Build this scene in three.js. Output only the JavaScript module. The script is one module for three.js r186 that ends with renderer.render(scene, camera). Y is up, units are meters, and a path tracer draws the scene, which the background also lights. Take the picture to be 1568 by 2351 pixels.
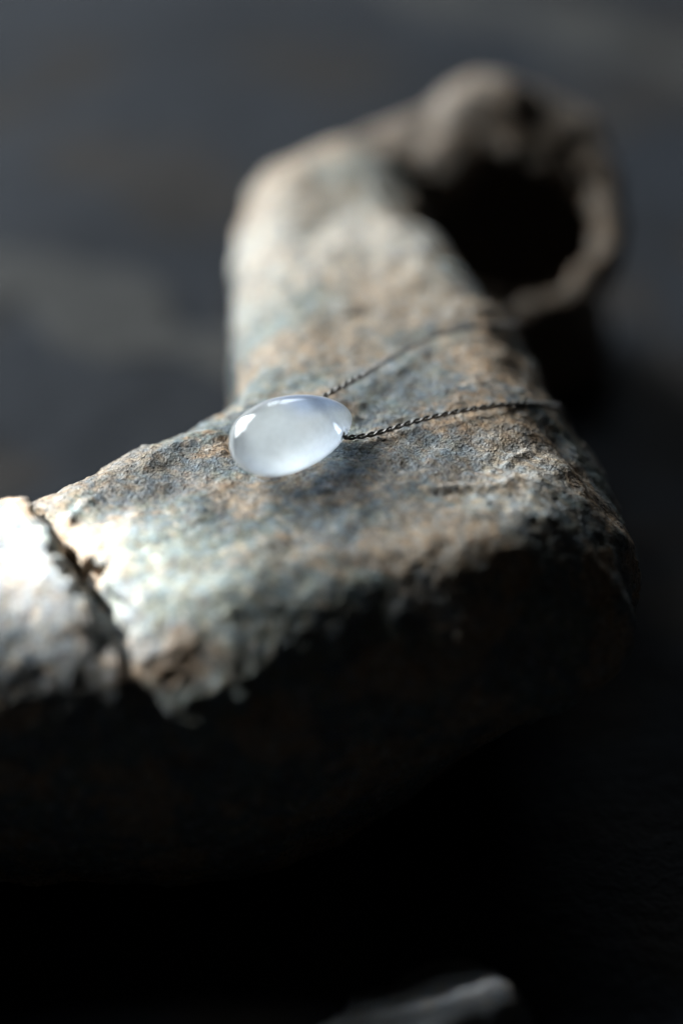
import * as THREE from 'three';
import { RectAreaLightUniformsLib } from 'three/addons/lights/RectAreaLightUniformsLib.js';
import { mergeGeometries } from 'three/addons/utils/BufferGeometryUtils.js';
import { RoundedBoxGeometry } from 'three/addons/geometries/RoundedBoxGeometry.js';
import { createNoise3D } from 'simplex-noise';

// ---------------------------------------------------------------- camera, light, exposure
// All shapes are laid out in millimetres and scaled by MM when they become geometry.
const MM = 0.001;
const scene = new THREE.Scene();
scene.background = new THREE.Color().setRGB(0.0034, 0.0032, 0.003);   // the dim room beyond
const PITCH = THREE.MathUtils.degToRad(32), FOV = 24, DIST = 300;
const camera = new THREE.PerspectiveCamera(FOV, 682 / 1024, 0.01, 20);
const FWD = new THREE.Vector3(0, -Math.sin(PITCH), -Math.cos(PITCH)), UPV = new THREE.Vector3(0, Math.cos(PITCH), -Math.sin(PITCH));
const EYE = new THREE.Vector3(7.269, 153.662, 257.735);          // millimetres; the origin is where the drop rests on the rock
camera.position.copy(EYE).multiplyScalar(MM);
camera.lookAt(camera.position.clone().add(FWD));
camera.focus = (DIST + 1.5) * MM;
camera.userData.fStop = 4.3;

const renderer = new THREE.WebGLRenderer({ antialias: true });
renderer.toneMapping = THREE.LinearToneMapping;
renderer.toneMappingExposure = 2.0;
renderer.shadowMap.enabled = true;
renderer.setSize(682, 1024);
RectAreaLightUniformsLib.init();

const WINDOWS = [   // centre (m), width, height, radiance, tint
  { at: [-0.78, 0.50, -0.58], w: 0.86, h: 0.84, power: 9.5, tint: [0.93, 0.98, 1.0], cols: 2, rows: 2 },
  { at: [0.02, 0.52, -1.20], w: 0.44, h: 0.44, power: 1.6, tint: [0.85, 0.94, 1.0], cols: 2, rows: 1 },
];
const ADDED_SPOT = { at: [-0.62, 0.52, -0.22], power: 19.0, angle: 0.0102 };  // added narrow beam in place of a patch of sun
for (const w of WINDOWS) {
  const l = new THREE.RectAreaLight(new THREE.Color().setRGB(...w.tint), w.power, w.w, w.h);
  l.position.set(...w.at);
  l.lookAt(0, w.at[1], 0);
  l.name = 'window_daylight';
  scene.add(l);
  w.turn = l.quaternion.clone();
}

// ---------------------------------------------------------------- helpers
function rng(seed) { let a = seed >>> 0; return () => { a = (a + 0x6d2b79f5) | 0; let t = Math.imul(a ^ (a >>> 15), 1 | a); t = (t + Math.imul(t ^ (t >>> 7), 61 | t)) ^ t; return ((t ^ (t >>> 14)) >>> 0) / 4294967296; }; }
const noise = createNoise3D(rng(11)), noiseB = createNoise3D(rng(29));
const clamp = (x, a = 0, b = 1) => Math.min(b, Math.max(a, x));
const sstep = (a, b, x) => { const t = clamp((x - a) / (b - a)); return t * t * (3 - 2 * t); };
const lerp = (a, b, t) => a + (b - a) * t;
const mix3 = (a, b, t) => [lerp(a[0], b[0], t), lerp(a[1], b[1], t), lerp(a[2], b[2], t)];
function fbm(f, x, y, z, s, oct = 3) { let v = 0, a = 1, t = 0; for (let i = 0; i < oct; i++) { v += a * f(x / s + i * 7.3, y / s - i * 3.1, z / s + i * 5.7); t += a; a *= 0.5; s *= 0.5; } return v / t; }
const smin = (a, b, k) => { const h = clamp(0.5 + 0.5 * (b - a) / k); return lerp(b, a, h) - k * h * (1 - h); };
const smax = (a, b, k) => -smin(-a, -b, k);
const KPX = 1175.5 / Math.tan(THREE.MathUtils.degToRad(FOV / 2));
// a direction seen at (X, Y) of the photograph scaled to 1568 x 2351
const sight = (X, Y) => FWD.clone().addScaledVector(new THREE.Vector3(1, 0, 0), (X - 784) / KPX).addScaledVector(UPV, -(Y - 1175.5) / KPX);
function onLevel(X, Y, h = 0) { const d = sight(X, Y); return EYE.clone().addScaledVector(d, (h - EYE.y) / d.y); }
// the rock's upper face falls towards the window: its plane is y = TILT * x
const TILT = 0.07;
function onTop(X, Y) { const d = sight(X, Y); return EYE.clone().addScaledVector(d, (TILT * EYE.x - EYE.y) / (d.y - TILT * d.x)); }
const tilted = ([x, z]) => { const d = new THREE.Vector3(x, 0, z).sub(EYE), t = (TILT * EYE.x - EYE.y) / (d.y - TILT * d.x); return [EYE.x + t * d.x, EYE.z + t * d.z]; };
function onSurface(X, Y, sdf, lift = 0) {
  const d = sight(X, Y), n = d.length(); let t = 200, best = 1e9, near = null;
  for (let i = 0; i < 300; i++) { const p = EYE.clone().addScaledVector(d, t); const s = sdf(p.x, p.y, p.z) - lift; if (s < 0.01) return p; if (s < best) { best = s; near = p; } t += s * 0.7 / n; if (t > 500) break; }
  return near;   // the line of sight passes the surface: the nearest point
}
function tag(o, label, category, group, kind) { o.userData.label = label; if (category) o.userData.category = category; if (group) o.userData.group = group; if (kind) o.userData.kind = kind; return o; }
function mesh(name, g, m, parent = scene) { const o = new THREE.Mesh(g, m); o.name = name; o.castShadow = o.receiveShadow = true; parent.add(o); return o; }
function polySdf(P) {
  const n = P.length;
  return (x, z) => {
    let d = 1e9, s = 1;
    for (let i = 0, j = n - 1; i < n; j = i++) {
      const ex = P[j][0] - P[i][0], ez = P[j][1] - P[i][1], wx = x - P[i][0], wz = z - P[i][1];
      const t = clamp((wx * ex + wz * ez) / (ex * ex + ez * ez)), bx = wx - ex * t, bz = wz - ez * t;
      d = Math.min(d, bx * bx + bz * bz);
      const c1 = z >= P[i][1], c2 = z < P[j][1], c3 = ex * wz > ez * wx;
      if ((c1 && c2 && c3) || (!c1 && !c2 && !c3)) s = -s;
    }
    return s * Math.sqrt(d);
  };
}
function lineDist(P) {
  return (x, z) => {
    let d = 1e9, side = 0;
    for (let i = 0; i + 1 < P.length; i++) {
      const ex = P[i + 1][0] - P[i][0], ez = P[i + 1][1] - P[i][1], wx = x - P[i][0], wz = z - P[i][1];
      const t = clamp((wx * ex + wz * ez) / (ex * ex + ez * ez)), q = Math.hypot(wx - ex * t, wz - ez * t);
      if (q < d) { d = q; side = Math.sign(ex * wz - ez * wx); }
    }
    return [d, side];
  };
}
// Surface nets over the blocks that the surface passes through
function surfaceNets(sdf, lo, hi, cell) {
  const n = [0, 1, 2].map((k) => Math.ceil((hi[k] - lo[k]) / cell / 8) * 8 + 1), [nx, ny, nz] = n, B = 8;
  const F = new Float32Array(nx * ny * nz).fill(NaN), V = new Int32Array(nx * ny * nz).fill(-1), at = (i, j, k) => (k * ny + j) * nx + i;
  const reach = B * cell * 0.87 * 1.6 + 1.0, blocks = [];
  for (let bk = 0; bk < nz - 1; bk += B) for (let bj = 0; bj < ny - 1; bj += B) for (let bi = 0; bi < nx - 1; bi += B) {
    const d = sdf(lo[0] + (bi + B / 2) * cell, lo[1] + (bj + B / 2) * cell, lo[2] + (bk + B / 2) * cell);
    if (Math.abs(d) > reach) continue;
    blocks.push([bi, bj, bk]);
    for (let k = bk; k <= bk + B; k++) for (let j = bj; j <= bj + B; j++) for (let i = bi; i <= bi + B; i++) {
      const a = at(i, j, k);
      if (F[a] !== F[a]) F[a] = sdf(lo[0] + i * cell, lo[1] + j * cell, lo[2] + k * cell);
    }
  }
  const pos = [], idx = [];
  for (const [bi, bj, bk] of blocks) for (let k = bk; k < bk + B; k++) for (let j = bj; j < bj + B; j++) for (let i = bi; i < bi + B; i++) {
    let cx = 0, cy = 0, cz = 0, c = 0;
    const edge = (a0, a1, x0, y0, z0, ax) => {
      const f0 = F[a0], f1 = F[a1];
      if ((f0 < 0) === (f1 < 0)) return;
      const t = f0 / (f0 - f1);
      cx += x0 + (ax === 0 ? t : 0); cy += y0 + (ax === 1 ? t : 0); cz += z0 + (ax === 2 ? t : 0); c++;
    };
    for (let q = 0; q < 4; q++) {
      const u = q & 1, v = q >> 1;
      edge(at(i, j + u, k + v), at(i + 1, j + u, k + v), 0, u, v, 0);
      edge(at(i + u, j, k + v), at(i + u, j + 1, k + v), u, 0, v, 1);
      edge(at(i + u, j + v, k), at(i + u, j + v, k + 1), u, v, 0, 2);
    }
    if (c) { V[at(i, j, k)] = pos.length / 3; pos.push(lo[0] + (i + cx / c) * cell, lo[1] + (j + cy / c) * cell, lo[2] + (k + cz / c) * cell); }
  }
  const quad = (a, b, c, d, flip) => { if (a < 0 || b < 0 || c < 0 || d < 0) return; flip ? idx.push(a, c, b, a, d, c) : idx.push(a, b, c, a, c, d); };
  for (const [bi, bj, bk] of blocks) for (let k = Math.max(1, bk); k < bk + B; k++) for (let j = Math.max(1, bj); j < bj + B; j++) for (let i = Math.max(1, bi); i < bi + B; i++) {
    const f = F[at(i, j, k)] < 0, fx = F[at(i + 1, j, k)], fy = F[at(i, j + 1, k)], fz = F[at(i, j, k + 1)];
    if (f !== fx < 0) quad(V[at(i, j, k)], V[at(i, j - 1, k)], V[at(i, j - 1, k - 1)], V[at(i, j, k - 1)], f);
    if (f !== fy < 0) quad(V[at(i, j, k)], V[at(i, j, k - 1)], V[at(i - 1, j, k - 1)], V[at(i - 1, j, k)], f);
    if (f !== fz < 0) quad(V[at(i, j, k)], V[at(i - 1, j, k)], V[at(i - 1, j - 1, k)], V[at(i, j - 1, k)], f);
  }
  const g = new THREE.BufferGeometry();
  g.setAttribute('position', new THREE.Float32BufferAttribute(pos, 3));
  g.setIndex(idx);
  g.computeVertexNormals();
  return g;
}
// Roughens a mesh along its normals, colours it, and gives it box-projected uv in tiles of TILE millimetres
const TILE = 44;
function finishRock(g, relief, colour) {
  const p = g.attributes.position, nn = g.attributes.normal, N = p.count, col = new Float32Array(N * 3);
  for (let i = 0; i < N; i++) {
    const x = p.getX(i), y = p.getY(i), z = p.getZ(i), d = relief(x, y, z, nn.getX(i), nn.getY(i), nn.getZ(i));
    const c = colour(x, y, z);
    col[i * 3] = c[0]; col[i * 3 + 1] = c[1]; col[i * 3 + 2] = c[2];
    p.setXYZ(i, x + nn.getX(i) * d, y + nn.getY(i) * d, z + nn.getZ(i) * d);
  }
  g.computeVertexNormals();
  const nm = g.attributes.normal, src = g.index.array, map = new Int32Array(N * 3).fill(-1), P = [], NR = [], C = [], UV = [], idx = new Uint32Array(src.length);
  for (let t = 0; t < src.length; t += 3) {
    let a = 0, b = 0, c = 0;
    for (let q = 0; q < 3; q++) { a += nm.getX(src[t + q]); b += nm.getY(src[t + q]); c += nm.getZ(src[t + q]); }
    a = Math.abs(a); b = Math.abs(b) * 1.3; c = Math.abs(c);
    const ax = b >= a && b >= c ? 1 : a >= c ? 0 : 2;
    for (let q = 0; q < 3; q++) {
      const v = src[t + q];
      if (map[ax * N + v] < 0) {
        map[ax * N + v] = P.length / 3;
        const x = p.getX(v), y = p.getY(v), z = p.getZ(v);
        P.push(x * MM, y * MM, z * MM); NR.push(nm.getX(v), nm.getY(v), nm.getZ(v)); C.push(col[v * 3], col[v * 3 + 1], col[v * 3 + 2]);
        UV.push(...(ax === 1 ? [x / TILE, z / TILE] : ax === 0 ? [z / TILE + 0.37, y / TILE] : [x / TILE + 0.61, y / TILE + 0.2]));
      }
      idx[t + q] = map[ax * N + v];
    }
  }
  const o = new THREE.BufferGeometry();
  o.setAttribute('position', new THREE.Float32BufferAttribute(P, 3));
  o.setAttribute('normal', new THREE.Float32BufferAttribute(NR, 3));
  o.setAttribute('color', new THREE.Float32BufferAttribute(C, 3));
  o.setAttribute('uv', new THREE.Float32BufferAttribute(UV, 2));
  o.setIndex(new THREE.BufferAttribute(idx, 1));
  return o;
}
// Periodic gradient noise for textures
function tiled(seed) {
  const r = rng(seed), G = new Float32Array(512), perm = new Uint16Array(1024);
  for (let i = 0; i < 256; i++) { const a = r() * Math.PI * 2; G[i * 2] = Math.cos(a); G[i * 2 + 1] = Math.sin(a); perm[i] = i; }
  for (let i = 255; i > 0; i--) { const j = Math.floor(r() * (i + 1)), t = perm[i]; perm[i] = perm[j]; perm[j] = t; }
  const h = (x, y) => perm[(perm[x & 255] + y * 7 + (y >> 8) * 31 + (x >> 8) * 57) & 255] * 2;
  return (u, v, per) => {
    const x = u * per, y = v * per, xi = Math.floor(x), yi = Math.floor(y), fx = x - xi, fy = y - yi;
    const x0 = ((xi % per) + per) % per, x1 = (x0 + 1) % per, y0 = ((yi % per) + per) % per, y1 = (y0 + 1) % per;
    const s = fx * fx * fx * (fx * (fx * 6 - 15) + 10), t = fy * fy * fy * (fy * (fy * 6 - 15) + 10);
    const a = h(x0, y0), b = h(x1, y0), c = h(x0, y1), d = h(x1, y1);
    return 1.5 * lerp(lerp(G[a] * fx + G[a + 1] * fy, G[b] * (fx - 1) + G[b + 1] * fy, s), lerp(G[c] * fx + G[c + 1] * (fy - 1), G[d] * (fx - 1) + G[d + 1] * (fy - 1), s), t);
  };
}
function texture(size, fn, srgb) {
  const data = new Uint8Array(size * size * 4);
  for (let j = 0; j < size; j++) for (let i = 0; i < size; i++) {
    const c = fn((i + 0.5) / size, (j + 0.5) / size), k = (j * size + i) * 4;
    for (let q = 0; q < 3; q++) { let v = clamp(c[q]); if (srgb) v = v <= 0.0031308 ? v * 12.92 : 1.055 * Math.pow(v, 1 / 2.4) - 0.055; data[k + q] = Math.round(v * 255); }
    data[k + 3] = 255;
  }
  const t = new THREE.DataTexture(data, size, size);
  t.wrapS = t.wrapT = THREE.RepeatWrapping; t.magFilter = THREE.LinearFilter; t.minFilter = THREE.LinearMipmapLinearFilter; t.generateMipmaps = true;
  if (srgb) t.colorSpace = THREE.SRGBColorSpace;
  t.needsUpdate = true;
  return t;
}

// ---------------------------------------------------------------- materials
const tA = tiled(3), tB = tiled(17), tC = tiled(41);
const grainHeight = (u, v) => {
  const fine = tA(u, v, 150) * 0.5 + tB(u, v, 260) * 0.3, mid = tC(u, v, 60) * 0.45 + tA(u, v, 26) * 0.4;
  const pit = sstep(0.22, 0.55, tB(u, v, 110)) * 0.55 + sstep(0.3, 0.55, tC(u, v, 44)) * 0.5;
  return clamp(0.62 + 0.3 * fine + 0.22 * mid - 0.5 * pit);
};
const rockMap = texture(1024, (u, v) => {
  const f = tA(u, v, 140) * 0.6 + tC(u, v, 230) * 0.5, m = tB(u, v, 48), w = tC(u, v, 22), k = tB(u, v, 90);
  let b = 0.66 + 0.4 * f + 0.14 * m;
  const warm = clamp(0.5 + 0.9 * tA(u, v, 34) + 0.5 * w) - 0.5;
  b *= 1 - 0.55 * sstep(0.25, 0.55, k) - 0.25 * sstep(0.3, 0.5, tB(u, v, 110));
  b += 0.28 * sstep(0.32, 0.6, tC(u, v, 120));
  return [b * (1 + 0.22 * warm), b, b * (1 - 0.28 * warm)];
}, true);
const rockBump = texture(1024, (u, v) => { const h = grainHeight(u, v); return [h, h, h]; }, false);
const rockMaterial = new THREE.MeshStandardMaterial({ color: 0xffffff, vertexColors: true, map: rockMap, bumpMap: rockBump, bumpScale: 0.32 * MM, roughness: 0.72 });
rockMaterial.name = 'weathered_rock';

const slateMap = texture(1024, (u, v) => {
  const n = tA(u, v, 5) * 0.5 + tB(u, v, 11) * 0.3 + tC(u, v, 29) * 0.2, w = tB(u, v, 4) + 0.5 * tC(u, v, 9), f = tA(u, v, 120) * 0.5 + tB(u, v, 240) * 0.5;
  const b = 0.0132 * (1 + 0.5 * n + 0.25 * f);
  const warm = sstep(0.05, 0.4, w);
  return [b * lerp(0.74, 1.16, warm), b * lerp(0.97, 1.02, warm), b * lerp(1.38, 0.96, warm)];
}, true);
const slateBump = texture(1024, (u, v) => { const h = clamp(0.5 + 0.3 * tA(u, v, 12) + 0.2 * tB(u, v, 30) + 0.15 * tC(u, v, 90) + 0.1 * tA(u, v, 200)); return [h, h, h]; }, false);
const slateMaterial = new THREE.MeshPhysicalMaterial({ specularIntensity: 0.35, color: 0xffffff, map: slateMap, bumpMap: slateBump, bumpScale: 0.8 * MM, roughness: 0.85 });
slateMaterial.name = 'dark_slate';

// ---------------------------------------------------------------- slate table top
const TABLE = -46, slateLevel = (x, z) => TABLE + fbm(noise, x, 3, z, 120, 4) * 1.6;
{
  // a cleft sheet with paler strips running across it
  const N = 300, pos = [], uv = [], idx = [];
  for (let j = 0; j <= N; j++) for (let i = 0; i <= N; i++) {
    const a = (i / N) * 2 - 1, b = (j / N) * 2 - 1, x = 750 * Math.sign(a) * Math.pow(Math.abs(a), 1.5), z = -150 + 750 * Math.sign(b) * Math.pow(Math.abs(b), 1.5);
    const y = slateLevel(x, z);
    pos.push(x * MM, y * MM, z * MM); uv.push(x / 180, z / 180);
  }
  for (let j = 0; j < N; j++) for (let i = 0; i < N; i++) { const a = j * (N + 1) + i, b = a + 1, c = a + N + 1, d = c + 1; idx.push(a, c, b, b, c, d); }
  const g = new THREE.BufferGeometry();
  g.setAttribute('position', new THREE.Float32BufferAttribute(pos, 3));
  g.setAttribute('uv', new THREE.Float32BufferAttribute(uv, 2));
  g.setIndex(idx); g.computeVertexNormals();
  const ground = mesh('ground', g, slateMaterial);
  tag(ground, 'dark blue grey slate surface with pale streaks under the rocks', 'ground', null, 'structure');
  // paler grey strips standing slightly proud of the slate, with ragged edges
  const stripMaterial = new THREE.MeshStandardMaterial({ color: new THREE.Color().setRGB(0.0165, 0.017, 0.0165), roughness: 0.9, bumpMap: slateBump, bumpScale: 0.5 * MM });
  stripMaterial.name = 'grey_strip';
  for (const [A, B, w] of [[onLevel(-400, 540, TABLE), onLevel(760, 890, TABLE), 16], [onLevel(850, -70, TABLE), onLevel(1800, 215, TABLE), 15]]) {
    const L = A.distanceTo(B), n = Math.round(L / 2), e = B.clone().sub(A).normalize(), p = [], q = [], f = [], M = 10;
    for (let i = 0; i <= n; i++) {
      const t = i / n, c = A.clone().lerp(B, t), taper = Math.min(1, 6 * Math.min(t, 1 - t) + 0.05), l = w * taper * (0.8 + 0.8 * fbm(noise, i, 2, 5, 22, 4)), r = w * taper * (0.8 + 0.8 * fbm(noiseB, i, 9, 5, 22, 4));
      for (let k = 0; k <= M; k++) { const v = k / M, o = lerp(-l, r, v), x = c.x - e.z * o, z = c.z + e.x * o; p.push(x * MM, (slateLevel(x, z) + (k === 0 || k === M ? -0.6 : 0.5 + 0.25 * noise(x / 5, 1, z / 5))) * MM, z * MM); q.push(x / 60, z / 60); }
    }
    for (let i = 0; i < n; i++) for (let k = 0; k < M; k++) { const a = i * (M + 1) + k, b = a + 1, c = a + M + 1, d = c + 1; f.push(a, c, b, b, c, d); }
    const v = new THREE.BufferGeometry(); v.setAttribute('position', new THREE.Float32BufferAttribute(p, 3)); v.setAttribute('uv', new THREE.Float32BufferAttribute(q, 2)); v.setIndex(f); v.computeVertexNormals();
    mesh('pale_strip', v, stripMaterial, ground);
  }
}

// ---------------------------------------------------------------- the main rock
const PAL = { slate: [0.2, 0.235, 0.255], teal: [0.25, 0.31, 0.30], beige: [0.46, 0.385, 0.30], ochre: [0.39, 0.285, 0.185], pale: [0.72, 0.71, 0.66], umber: [0.12, 0.09, 0.068], rust: [0.22, 0.13, 0.08] };
const outline = [[-95, 30], [-70, 22], [-34.5, 6.6], [-27, 0.2], [-21.5, -5.8], [-13.8, -14.6], [-8.2, -21.8], [-6.5, -27], [-7, -40], [-8.3, -62], [-8.6, -80], [-6.6, -93], [-1.2, -101.5], [5, -106], [13, -107], [18, -101], [20.5, -78], [28.5, -58], [33.5, -43], [36.5, -32], [39.5, -20], [41.5, -8], [42, 2], [40, 11], [34.5, 19], [21, 27], [6.5, 33], [-4, 37.5], [-12, 39.3], [-24, 39.3], [-45, 40], [-95, 54]].map(tilted);
const outer = polySdf(outline);
const crack = lineDist([[-36.5, 4], [-31.2, 10.3], [-25.5, 18.5], [-21.2, 26.3], [-18.5, 33], [-17, 40]].map(tilted));
function topLevel(x, z, side) {
  let y = TILT * x + fbm(noise, x + 40, 0, z, 34, 2) * 1.1;
  y -= 1.2 * sstep(14, 34, z);
  y += -2.2 * sstep(20, 38, x) * sstep(-60, 0, z);
  y += 0.5 * sstep(-55, -100, z);
  return y;
}
function mainRock(x, y, z) {
  const [dc, side] = crack(x, z);
  const wob = fbm(noise, x, y, z, 17, 2) * lerp(1.5, 0.5, sstep(18, 32, z));
  const under = clamp(-y - 13 + TILT * x, 0, 36), reach = sstep(-45, -5, z);
  let d2 = outer(x, z) + wob + under * under * lerp(0.011, 0.027, sstep(0, 36, x)) * reach - 4.2 * Math.exp(-(((y + 17) / 9) ** 2)) * sstep(14, 38, x) * reach;
  const R = 9.5 + 4.5 * reach * Math.max(sstep(5, 30, z), sstep(15, 38, x));
  const yt = topLevel(x, z, side) + (side > 0 ? 2.6 * Math.exp(-dc / 9) : 0);
  d2 += R;
  const dy = (y > -26 ? y - yt : -60 - y) + R;
  let d = Math.min(Math.max(d2, dy), 0) + Math.hypot(Math.max(d2, 0), Math.max(dy, 0)) - R;
  const w = 0.8 + 2.2 * sstep(9, 29, z) - 3.0 * sstep(30, 40, z) - clamp(yt - y, 0, 12) * 0.14 + fbm(noiseB, x, y, z, 6, 3) * 1.7;
  if (dc < 9) d = smax(d, Math.min(w - dc, y - yt + 5.5), 1.6);
  return d;
}
const grooves = [[[150, 1215], [168, 1185], [190, 1168], [225, 1150]], [[1160, 1045], [1185, 1022], [1210, 1005]], [[1000, 1120], [1080, 1108], [1135, 1104], [1180, 1080]]]
  .map((g) => { const q = g.map(([X, Y]) => { const p = onTop(X, Y); return [p.x, p.z]; }); return { f: lineDist(q), x: q[1][0], z: q[1][1] }; });
function rockRelief(x, y, z) {
  let cut = 0;
  if (y > TILT * x - 8) for (const g of grooves) if (Math.abs(x - g.x) < 12 && Math.abs(z - g.z) < 12) cut = Math.max(cut, sstep(0.95, 0.1, g.f(x, z)[0] + 0.8 * fbm(noiseB, x, y, z, 2.2, 2)));
  const chip = Math.abs(fbm(noiseB, x, y * 1.3, z, 7, 2)), pits = sstep(0.35, 0.8, noise(x / 2.3, y / 2.3, z / 2.3 + 9));
  const v = fbm(noiseB, x + 5, y * 1.6, z, 12, 2) * 2.6, k = Math.floor(v), ledge = k + sstep(0.4, 0.6, v - k);
  return ledge * 0.14 + fbm(noise, x, y, z, 7, 3) * 0.34 - chip * 0.25 - pits * 0.2 * sstep(-0.1, 0.4, noiseB(x / 11, y / 11, z / 11)) + noiseB(x / 0.9, y / 0.9, z / 0.9) * 0.03 - cut * 0.5;
}
// hand-placed mineral patches: x, z, radius, colour, strength
const patches = [];
for (const [X, Y, r, c, s] of [[330, 1090, 8, 'slate', 0.8], [500, 1030, 3.2, 'ochre', 1], [640, 880, 8, 'teal', 0.7], [900, 860, 8, 'slate', 0.8], [1130, 800, 9, 'ochre', 0.8], [1120, 960, 8, 'ochre', 0.95], [1230, 1010, 6, 'ochre', 0.7], [860, 700, 10, 'ochre', 0.6], [1180, 1040, 7, 'pale', 0.7],
  [960, 1060, 9, 'slate', 0.85], [700, 1080, 3, 'ochre', 0.9], [760, 1170, 9, 'slate', 0.7], [1180, 1130, 6, 'pale', 0.7], [1010, 1220, 8, 'beige', 0.7], [400, 1270, 9, 'teal', 0.8], [600, 1330, 9, 'teal', 0.7], [40, 1380, 12, 'slate', 0.95], [130, 1450, 10, 'slate', 0.95],
  [700, 450, 14, 'beige', 0.8], [960, 700, 9, 'beige', 0.8], [740, 600, 10, 'beige', 0.8], [850, 640, 10, 'beige', 0.9], [610, 640, 9, 'pale', 0.5], [900, 520, 9, 'pale', 0.5], [650, 720, 8, 'teal', 0.9], [560, 520, 9, 'pale', 0.6], [800, 560, 9, 'pale', 0.6], [780, 400, 6, 'teal', 0.9], [700, 330, 14, 'beige', 0.7], [780, 790, 8, 'beige', 0.8], [90, 1120, 8, 'beige', 0.8], [250, 1050, 8, 'beige', 0.7]]) {
  const p = onTop(X, Y); patches.push([p.x, p.z, r, PAL[c], s]);
}
function rockColour(x, y, z) {
  const wx = x + 3.2 * fbm(noise, x, y, z, 6, 3), wz = z + 3.2 * fbm(noiseB, x + 9, y, z, 6, 3), wy = y;
  const a = fbm(noise, wx + 50, wy, wz, 15, 3), b = fbm(noiseB, wx, wy, wz + 30, 8, 3);
  let c = mix3(PAL.slate, PAL.teal, sstep(-0.2, 0.3, b));
  c = mix3(c, PAL.beige, sstep(-0.06, 0.24, a));
  c = mix3(c, PAL.ochre, 0.8 * sstep(0.25, 0.5, b) * sstep(-0.1, 0.2, a));
  for (const [px, pz, r, k, s] of patches) {
    const q = Math.hypot(wx - px, wz - pz) / r;
    if (q < 1.4 && y > TILT * x - 9) c = mix3(c, k, s * 0.9 * sstep(1.25, 0.55, q + 0.5 * fbm(noise, x, y, z + 70, 3, 2) + 0.35 * noiseB(x / 0.9, y / 0.9, z / 0.9)));
  }
  const m = fbm(noise, x, y, z, 2.6, 3), m2 = fbm(noiseB, x, y, z, 1.3, 2);
  c = mix3(c, PAL.pale, 0.55 * sstep(0.3, 0.6, m));
  c = mix3(c, PAL.rust, 0.6 * sstep(0.28, 0.55, m2) * sstep(-0.2, 0.25, a));
  c = mix3(c, PAL.umber, 0.6 * sstep(0.28, 0.55, -m));
  return c.map((v, k) => v * (1 + 0.18 * m2) * [1.2, 1.13, 1.06][k]);
}
const rockRoot = new THREE.Group(); rockRoot.name = 'rock'; scene.add(rockRoot);
{
  const g = finishRock(surfaceNets(mainRock, [-78, -50, -120], [54, 14, 62], 0.46), rockRelief, rockColour);
  mesh('body', g, rockMaterial, rockRoot);
  tag(rockRoot, 'long blue grey and beige weathered rock with a hollow curled end, carrying the pale drop', 'rock');
}

// ---------------------------------------------------------------- its far end, curled round a hollow
const HC = EYE.clone().addScaledVector(sight(1185, 450), 398), toEye = EYE.clone().sub(HC).normalize();
const rim = [[1200, 735, 372], [1315, 690, 374], [1380, 605, 377], [1398, 515, 380], [1382, 420, 385], [1345, 345, 391], [1290, 290, 402]].map(([X, Y, t]) => EYE.clone().addScaledVector(sight(X, Y), t));
const HO = HC.clone().addScaledVector(toEye, 9).add(new THREE.Vector3(-0.5, -6, 0));
const L1 = EYE.clone().addScaledVector(sight(1110, 295), 392), L2 = EYE.clone().addScaledVector(sight(1025, 395), 386), L3 = EYE.clone().addScaledVector(sight(955, 375), 393), L4 = EYE.clone().addScaledVector(sight(845, 410), 388), HB = new THREE.Vector3(HC.x - 2, TABLE, HC.z - 6);
const ball = (x, y, z, c, r) => Math.hypot(x - c.x, y - c.y, z - c.z) - r;
function hollowStone(x, y, z) {
  const wob = fbm(noise, x, y, z, 13, 3) * 1.2;
  let d = ball(x, y, z, HC, 16.8);
  d = smin(d, ball(x, y, z, L1, 8.8), 5);
  d = smin(d, ball(x, y, z, L2, 5.8), 4);
  d = smin(d, ball(x, y, z, L3, 7.5), 6);
  d = smin(d, ball(x, y, z, L4, 7), 6);
  d = smin(d, Math.hypot((x - HB.x) / 20, (y - HB.y) / 22, (z - HB.z) / 18) * 18 - 18, 8);
  d = smax(d, -ball(x, y, z, HO, 13.2), 3);
  let e = 1e9;
  for (let i = 0; i + 1 < rim.length; i++) {
    const A = rim[i], B = rim[i + 1], ex = B.x - A.x, ey = B.y - A.y, ez = B.z - A.z, wx = x - A.x, wy = y - A.y, wz = z - A.z, t = clamp((wx * ex + wy * ey + wz * ez) / (ex * ex + ey * ey + ez * ez));
    e = Math.min(e, Math.hypot(wx - ex * t, wy - ey * t, wz - ez * t) - 2.7);
  }
  d = smin(d, e, 3);
  return Math.max(d + wob, TABLE - 2 - y);
}
{
  const g = finishRock(surfaceNets(hollowStone, [HC.x - 46, TABLE - 4, HC.z - 32], [HC.x + 32, HC.y + 30, HC.z + 34], 0.8), rockRelief, (x, y, z) => mix3([0.24, 0.195, 0.15], [0.31, 0.225, 0.155], sstep(-0.3, 0.3, fbm(noise, x, y, z, 5, 3))));
  mesh('curled_end', g, rockMaterial, rockRoot).userData.label = 'curled brownish end of the rock around a dark hollow';
}

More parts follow.
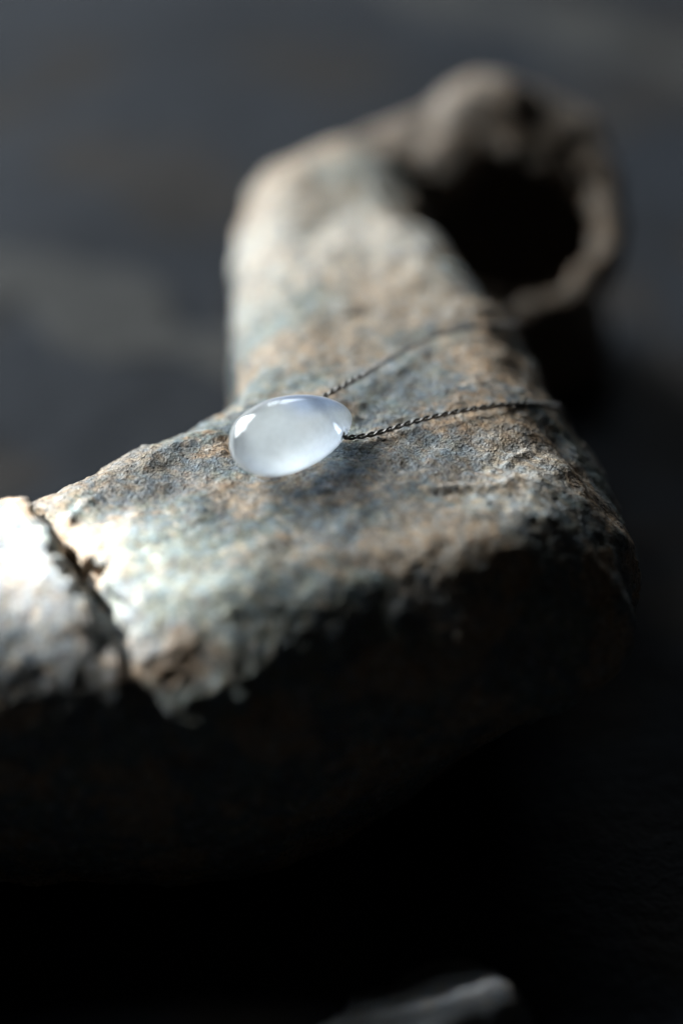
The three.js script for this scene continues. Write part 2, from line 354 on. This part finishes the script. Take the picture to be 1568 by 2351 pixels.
// ---------------------------------------------------------------- the small stone low in front
const SA = onLevel(915, 2425, -40), SB = onLevel(1135, 2295, -38), sDir = SB.clone().sub(SA).normalize(), SC = SA.clone().addScaledVector(sDir, 2).setY(TABLE + 2);
const square = (x, y, z) => { const v = new THREE.Vector3(x, y, z); return v.addScaledVector(sDir, -v.dot(sDir)).normalize(); };
const sN = square(-0.42, 0.9, -0.2), sM = square(0.5, 0.52, 0.7);
function frontStone(x, y, z) {
  const wob = fbm(noise, x, y, z, 10, 3) * 0.9, dx = x - SA.x, dy = y - SA.y, dz = z - SA.z;
  const a = dx * sN.x + dy * sN.y + dz * sN.z, b = dx * sM.x + dy * sM.y + dz * sM.z, e = Math.hypot((x - SC.x) / 15, (y - SC.y) / 13, (z - SC.z) / 20);
  return smax(smax(a, b, 2), (e - 1) * 14, 2) + wob;
}
{
  const g = finishRock(surfaceNets(frontStone, [SC.x - 46, TABLE - 4, SC.z - 38], [SC.x + 46, TABLE + 26, SC.z + 38], 1.0), rockRelief, (x, y, z) => { const a = fbm(noise, x, y, z, 12, 3); return mix3([0.17, 0.185, 0.2], [0.27, 0.285, 0.295], sstep(-0.2, 0.3, a)); });
  tag(mesh('stone', g, rockMaterial), 'low dark grey stone lying on the slate in front of the long rock', 'stone');
}

// ---------------------------------------------------------------- the moonstone drop
function topAt(x, z) { let y = 12; for (let i = 0; i < 80; i++) { const d = mainRock(x, y, z); if (d < 0.01) break; y -= d * 0.7; } return y; }
const b1 = onLevel(628, 1008, 5), t1 = onLevel(772, 962, 3.5);
const bulb = onLevel(628, 1008, topAt(b1.x, b1.z) + 4.5), tip = onLevel(772, 962, topAt(t1.x, t1.z) + 2.7), axis = tip.clone().sub(bulb).normalize(), LEN = 18.7, RAD = 4.9;
const dropRoot = new THREE.Group(); dropRoot.name = 'gemstone_drop'; scene.add(dropRoot);
const side = new THREE.Vector3().crossVectors(axis, new THREE.Vector3(0, 1, 0)).normalize(), upD = new THREE.Vector3().crossVectors(side, axis).normalize();
const butt = bulb.clone().addScaledVector(axis, -RAD * 1.2);
const profile = (t) => {                                      // radius along the drop, t from the blunt end to the tip
  const a = Math.pow(1 - Math.pow(1 - Math.min(1, t / 0.4), 2.25), 1 / 2.1), b = t < 0.36 ? 1 : Math.pow(Math.max(0, 1 - Math.pow((t - 0.36) / 0.64, 1.95)), 0.6);
  return RAD * a * b;
};
const HOLE_T = 0.795, holeAt = butt.clone().addScaledVector(axis, LEN * HOLE_T).addScaledVector(upD, -0.5);
{
  const NT = 160, NA = 192, pos = [], col = [], idx = [], uv = [];
  for (let j = 0; j <= NT; j++) {
    const t = 0.5 - 0.5 * Math.cos(Math.PI * j / NT), r = profile(t);
    for (let i = 0; i <= NA; i++) {
      const a = i / NA * Math.PI * 2, cx = Math.cos(a), sy = Math.sin(a), s = 1 + 0.012 * noise(cx * 0.9, sy * 0.9, t * 2);
      const p = butt.clone().addScaledVector(axis, t * LEN).addScaledVector(side, cx * r * s).addScaledVector(upD, sy * r * s * 0.97);
      // the drill hole through the narrow end: push the skin in around its two mouths
      for (const e of [-1, 1]) {
        const rr = profile(HOLE_T), m = holeAt.clone().addScaledVector(side, e * rr), q = p.distanceTo(m), k = sstep(0.75, 0.25, q);
        p.addScaledVector(side, -e * k * rr * 0.95);
      }
      pos.push(p.x * MM, p.y * MM, p.z * MM); uv.push(t, i / NA);
      const blue = sstep(0.25, 0.5, t) * sstep(0.98, 0.8, t) * sstep(0.3, 0.8, sy * 0.9 - cx * 0.35);  // bluish sheen of the stone painted into its vertex colours
      const v = 1 + 0.05 * fbm(noise, p.x, p.y, p.z, 2.2, 3);
      col.push(v * lerp(1, 0.68, blue), v * lerp(1, 0.78, blue), v);
    }
  }
  for (let j = 0; j < NT; j++) for (let i = 0; i < NA; i++) { const a = j * (NA + 1) + i, b = a + 1, c = a + NA + 1, d = c + 1; idx.push(a, c, b, b, c, d); }
  const g = new THREE.BufferGeometry();
  g.setAttribute('position', new THREE.Float32BufferAttribute(pos, 3)); g.setAttribute('uv', new THREE.Float32BufferAttribute(uv, 2)); g.setAttribute('color', new THREE.Float32BufferAttribute(col, 3));
  g.setIndex(idx); g.computeVertexNormals();
  const milk = texture(512, (u, v) => { const f = 0.95 + 0.06 * tA(u, v, 7) + 0.05 * tB(u, v, 34) + 0.05 * tC(u, v, 90) + 0.05 * sstep(0.4, 0.55, tC(u, v, 60)); return [f * 0.99, f, f]; }, true);
  const skinGeometry = g.clone(), sp = skinGeometry.attributes.position, sn = skinGeometry.attributes.normal;
  for (let i = 0; i < sp.count; i++) sp.setXYZ(i, sp.getX(i) + sn.getX(i) * 0.06 * MM, sp.getY(i) + sn.getY(i) * 0.06 * MM, sp.getZ(i) + sn.getZ(i) * 0.06 * MM);
  const milky = new THREE.MeshPhysicalMaterial({ color: new THREE.Color().setRGB(0.95, 0.98, 1.0), vertexColors: true, map: milk, transmission: 0.96, thickness: 0, ior: 1.1, roughness: 0.8 });
  milky.name = 'milky_moonstone';
  const polish = new THREE.MeshPhysicalMaterial({ color: 0xffffff, transmission: 1, thickness: 0, ior: 1.55, roughness: 0 });
  polish.name = 'polished_face';
  const lensShape = g.clone(), hc = butt.clone().addScaledVector(axis, LEN * 0.45).multiplyScalar(MM);
  lensShape.translate(-hc.x, -hc.y, -hc.z).scale(0.95, 0.95, 0.95).translate(hc.x, hc.y, hc.z);
  mesh('added_lens', lensShape, new THREE.MeshPhysicalMaterial({ color: 0xffffff, transmission: 1, thickness: 0.008, ior: 1.27, roughness: 0.26 }), dropRoot);  // lens added inside the drop to gather light into a glow
  mesh('milky_body', g, milky, dropRoot);
  mesh('polished_face', skinGeometry, polish, dropRoot);
  tag(dropRoot, 'milky white translucent teardrop gemstone lying on the rock, drilled at its narrow end', 'gemstone');
}

// ---------------------------------------------------------------- the twisted cord
{
  const root = new THREE.Group(); root.name = 'necklace_cord'; scene.add(root);
  const rh = profile(HOLE_T), V = THREE.Vector3, pts = [];
  const front = [[800, 1004, 0.9], [850, 998, 0.8], [950, 968, 1.0], [1050, 945, 1.0], [1150, 930, 0.7], [1220, 925, 0.5], [1262, 930, 0.35], [1292, 940, 0.25]];
  const back = [[1195, 752, 0.35], [1150, 746, 0.5], [1090, 749, 0.9], [1000, 770, 1.3], [900, 818, 1.8], [830, 862, 2.2]];
  pts.push(holeAt.clone(), holeAt.clone().addScaledVector(side, rh * 0.9 * Math.sign(side.z)));
  const put = ([X, Y, l]) => { const p = onSurface(X, Y, mainRock, l); if (p) pts.push(p); };
  front.forEach(put);
  // over the edge the cord hugs the flank of the rock on its way down to the slate
  const hug = (p) => { for (let i = 0; i < 6; i++) { const e = 0.2, d = mainRock(p.x, p.y, p.z), n = new V(mainRock(p.x + e, p.y, p.z) - d, mainRock(p.x, p.y + e, p.z) - d, mainRock(p.x, p.y, p.z + e) - d).normalize(); p.addScaledVector(n, (0.3 - d) * 0.8); } return p; };
  const last = pts[pts.length - 1], b0 = onSurface(...back[0].slice(0, 2), mainRock, 0.45);
  const down = (a) => [2.5, 6, 11, 18, 26].map((h, i) => hug(new V(a.x + 0.8 + 0.5 * i, a.y - h, a.z + 0.9 * i)));
  const d1 = down(last), d2 = down(b0), e1 = d1[4], e2 = d2[4];
  pts.push(...d1, new V(e1.x + 4, TABLE + 2.4, e1.z - 6), new V(e1.x + 7, TABLE + 2.2, (e1.z + e2.z) / 2), new V(e2.x + 4, TABLE + 2.4, e2.z + 4), ...d2.reverse());
  back.forEach(put);
  pts.push(holeAt.clone().addScaledVector(side, -rh * 1.25 * Math.sign(side.z)).add(new V(0, 0.1, 0)));
  const curve = new THREE.CatmullRomCurve3(pts, true, 'centripetal'), L = curve.getLength(), n = Math.round(L / 0.16), M = 8;
  const sp = curve.getSpacedPoints(n), fr = { t: [], n: [] };
  let nv = new V(0, 1, 0);
  for (let i = 0; i <= n; i++) { const t = sp[(i + 1) % n].clone().sub(sp[(i + n - 1) % n]).normalize(); nv = nv.clone().addScaledVector(t, -nv.dot(t)).normalize(); fr.t.push(t); fr.n.push(nv); }
  const cordMaterial = new THREE.MeshPhysicalMaterial({ color: new THREE.Color().setRGB(0.17, 0.158, 0.15), roughness: 0.32, metalness: 0.8, clearcoat: 1, clearcoatRoughness: 0.14 });
  cordMaterial.name = 'dark_silk_cord';
  const turns = Math.round(L / 2.6);
  for (let s = 0; s < 2; s++) {
    const pos = [], idx = [], ctr = [];
    for (let i = 0; i <= n; i++) {
      const a = -(i / n) * turns * Math.PI * 2 + s * Math.PI, b = fr.t[i].clone().cross(fr.n[i]);
      ctr.push(sp[i % n].clone().addScaledVector(fr.n[i], Math.cos(a) * 0.205).addScaledVector(b, Math.sin(a) * 0.205));
    }
    for (let i = 0; i <= n; i++) {
      const t = ctr[Math.min(n, i + 1)].clone().sub(ctr[Math.max(0, i - 1)]).normalize(), u = fr.n[i].clone().addScaledVector(t, -fr.n[i].dot(t)).normalize(), w = t.clone().cross(u);
      for (let q = 0; q < M; q++) { const a = q / M * Math.PI * 2, p = ctr[i].clone().addScaledVector(u, Math.cos(a) * 0.18).addScaledVector(w, Math.sin(a) * 0.18); pos.push(p.x * MM, p.y * MM, p.z * MM); }
    }
    for (let i = 0; i < n; i++) for (let q = 0; q < M; q++) { const a = i * M + q, b = i * M + (q + 1) % M, c = a + M, d = b + M; idx.push(a, b, c, b, d, c); }
    const g = new THREE.BufferGeometry(); g.setAttribute('position', new THREE.Float32BufferAttribute(pos, 3)); g.setIndex(idx); g.computeVertexNormals();
    mesh('strand', g, cordMaterial, root);
  }
  tag(root, 'thin dark twisted cord threaded through the drop and trailing over the rock', 'cord');
}

// ---------------------------------------------------------------- the windows that light the rock (outside the frame)
const frameMaterial = new THREE.MeshStandardMaterial({ color: new THREE.Color().setRGB(0.16, 0.15, 0.14), roughness: 0.6 });
WINDOWS.forEach((w, k) => {
  const o = new THREE.Group(); o.name = k ? 'window_' + String(k).padStart(3, '0') : 'window'; scene.add(o);
  o.position.set(...w.at); o.quaternion.copy(w.turn);
  const sky = new THREE.MeshStandardMaterial({ color: 0x000000, emissive: new THREE.Color().setRGB(...w.tint), emissiveIntensity: 0.9, roughness: 1 });
  const pane = mesh('window_pane', new THREE.BoxGeometry(w.w, w.h, 0.004), sky, o); pane.position.z = 0.012;
  const t = 0.03, f = [];
  const bar = (bw, bh, x, y, d = 0.04) => { const g = new RoundedBoxGeometry(bw, bh, d, 2, 0.004); g.translate(x, y, -0.03); return g; };
  for (const s of [-1, 1]) f.push(bar(t * 1.6, w.h + t * 3, s * (w.w / 2 + t * 0.7), 0), bar(w.w, t * 1.6, 0, s * (w.h / 2 + t * 0.7)));
  mesh('window_frame', mergeGeometries(f), frameMaterial, o);
  for (let i = 1; i < w.cols; i++) mesh('glazing_bar', bar(0.045, w.h, (i / w.cols - 0.5) * w.w, 0, 0.03), frameMaterial, o);
  for (let i = 1; i < w.rows; i++) mesh('glazing_bar', bar(w.w, 0.045, 0, (i / w.rows - 0.5) * w.h, 0.026), frameMaterial, o);
  tag(o, k ? 'low wide daylit window mirrored along the top of the drop' : 'tall daylit window with crossed bars mirrored in the blunt end of the drop', 'window', null, 'structure');
});

// ---------------------------------------------------------------- added spot standing in for a sun patch by the crack (outside the frame)
{
  const aim = onTop(150, 1282).multiplyScalar(MM), o = new THREE.Group(); o.name = 'added_sun_spot'; scene.add(o);
  o.position.set(...ADDED_SPOT.at); o.lookAt(aim);
  const tube = new THREE.LatheGeometry([[0.0, -0.06], [0.018, -0.058], [0.022, -0.05], [0.022, -0.004], [0.019, 0.0], [0.0165, -0.003]].map(([r, y]) => new THREE.Vector2(r, y)), 32); tube.rotateX(Math.PI / 2);
  const lens = new THREE.CylinderGeometry(0.0165, 0.0165, 0.002, 32); lens.rotateX(Math.PI / 2); lens.translate(0, 0, -0.003);
  mesh('added_spot_housing', tube, frameMaterial, o);
  mesh('added_spot_lens', lens, new THREE.MeshStandardMaterial({ color: 0x000000, emissive: new THREE.Color(1, 0.97, 0.92), emissiveIntensity: 2 }), o);
  const l = new THREE.SpotLight(new THREE.Color(1, 0.98, 0.95), ADDED_SPOT.power, 0, ADDED_SPOT.angle, 0.55, 2);
  l.position.set(0, 0, 0.004); l.target.position.set(0, 0, 1); l.castShadow = true; l.shadow.radius = 0.5; l.name = 'added_sun_beam';
  o.add(l, l.target);
  tag(o, 'small added spot standing in for the sun patch beside the crack', 'lamp');
}

renderer.render(scene, camera);
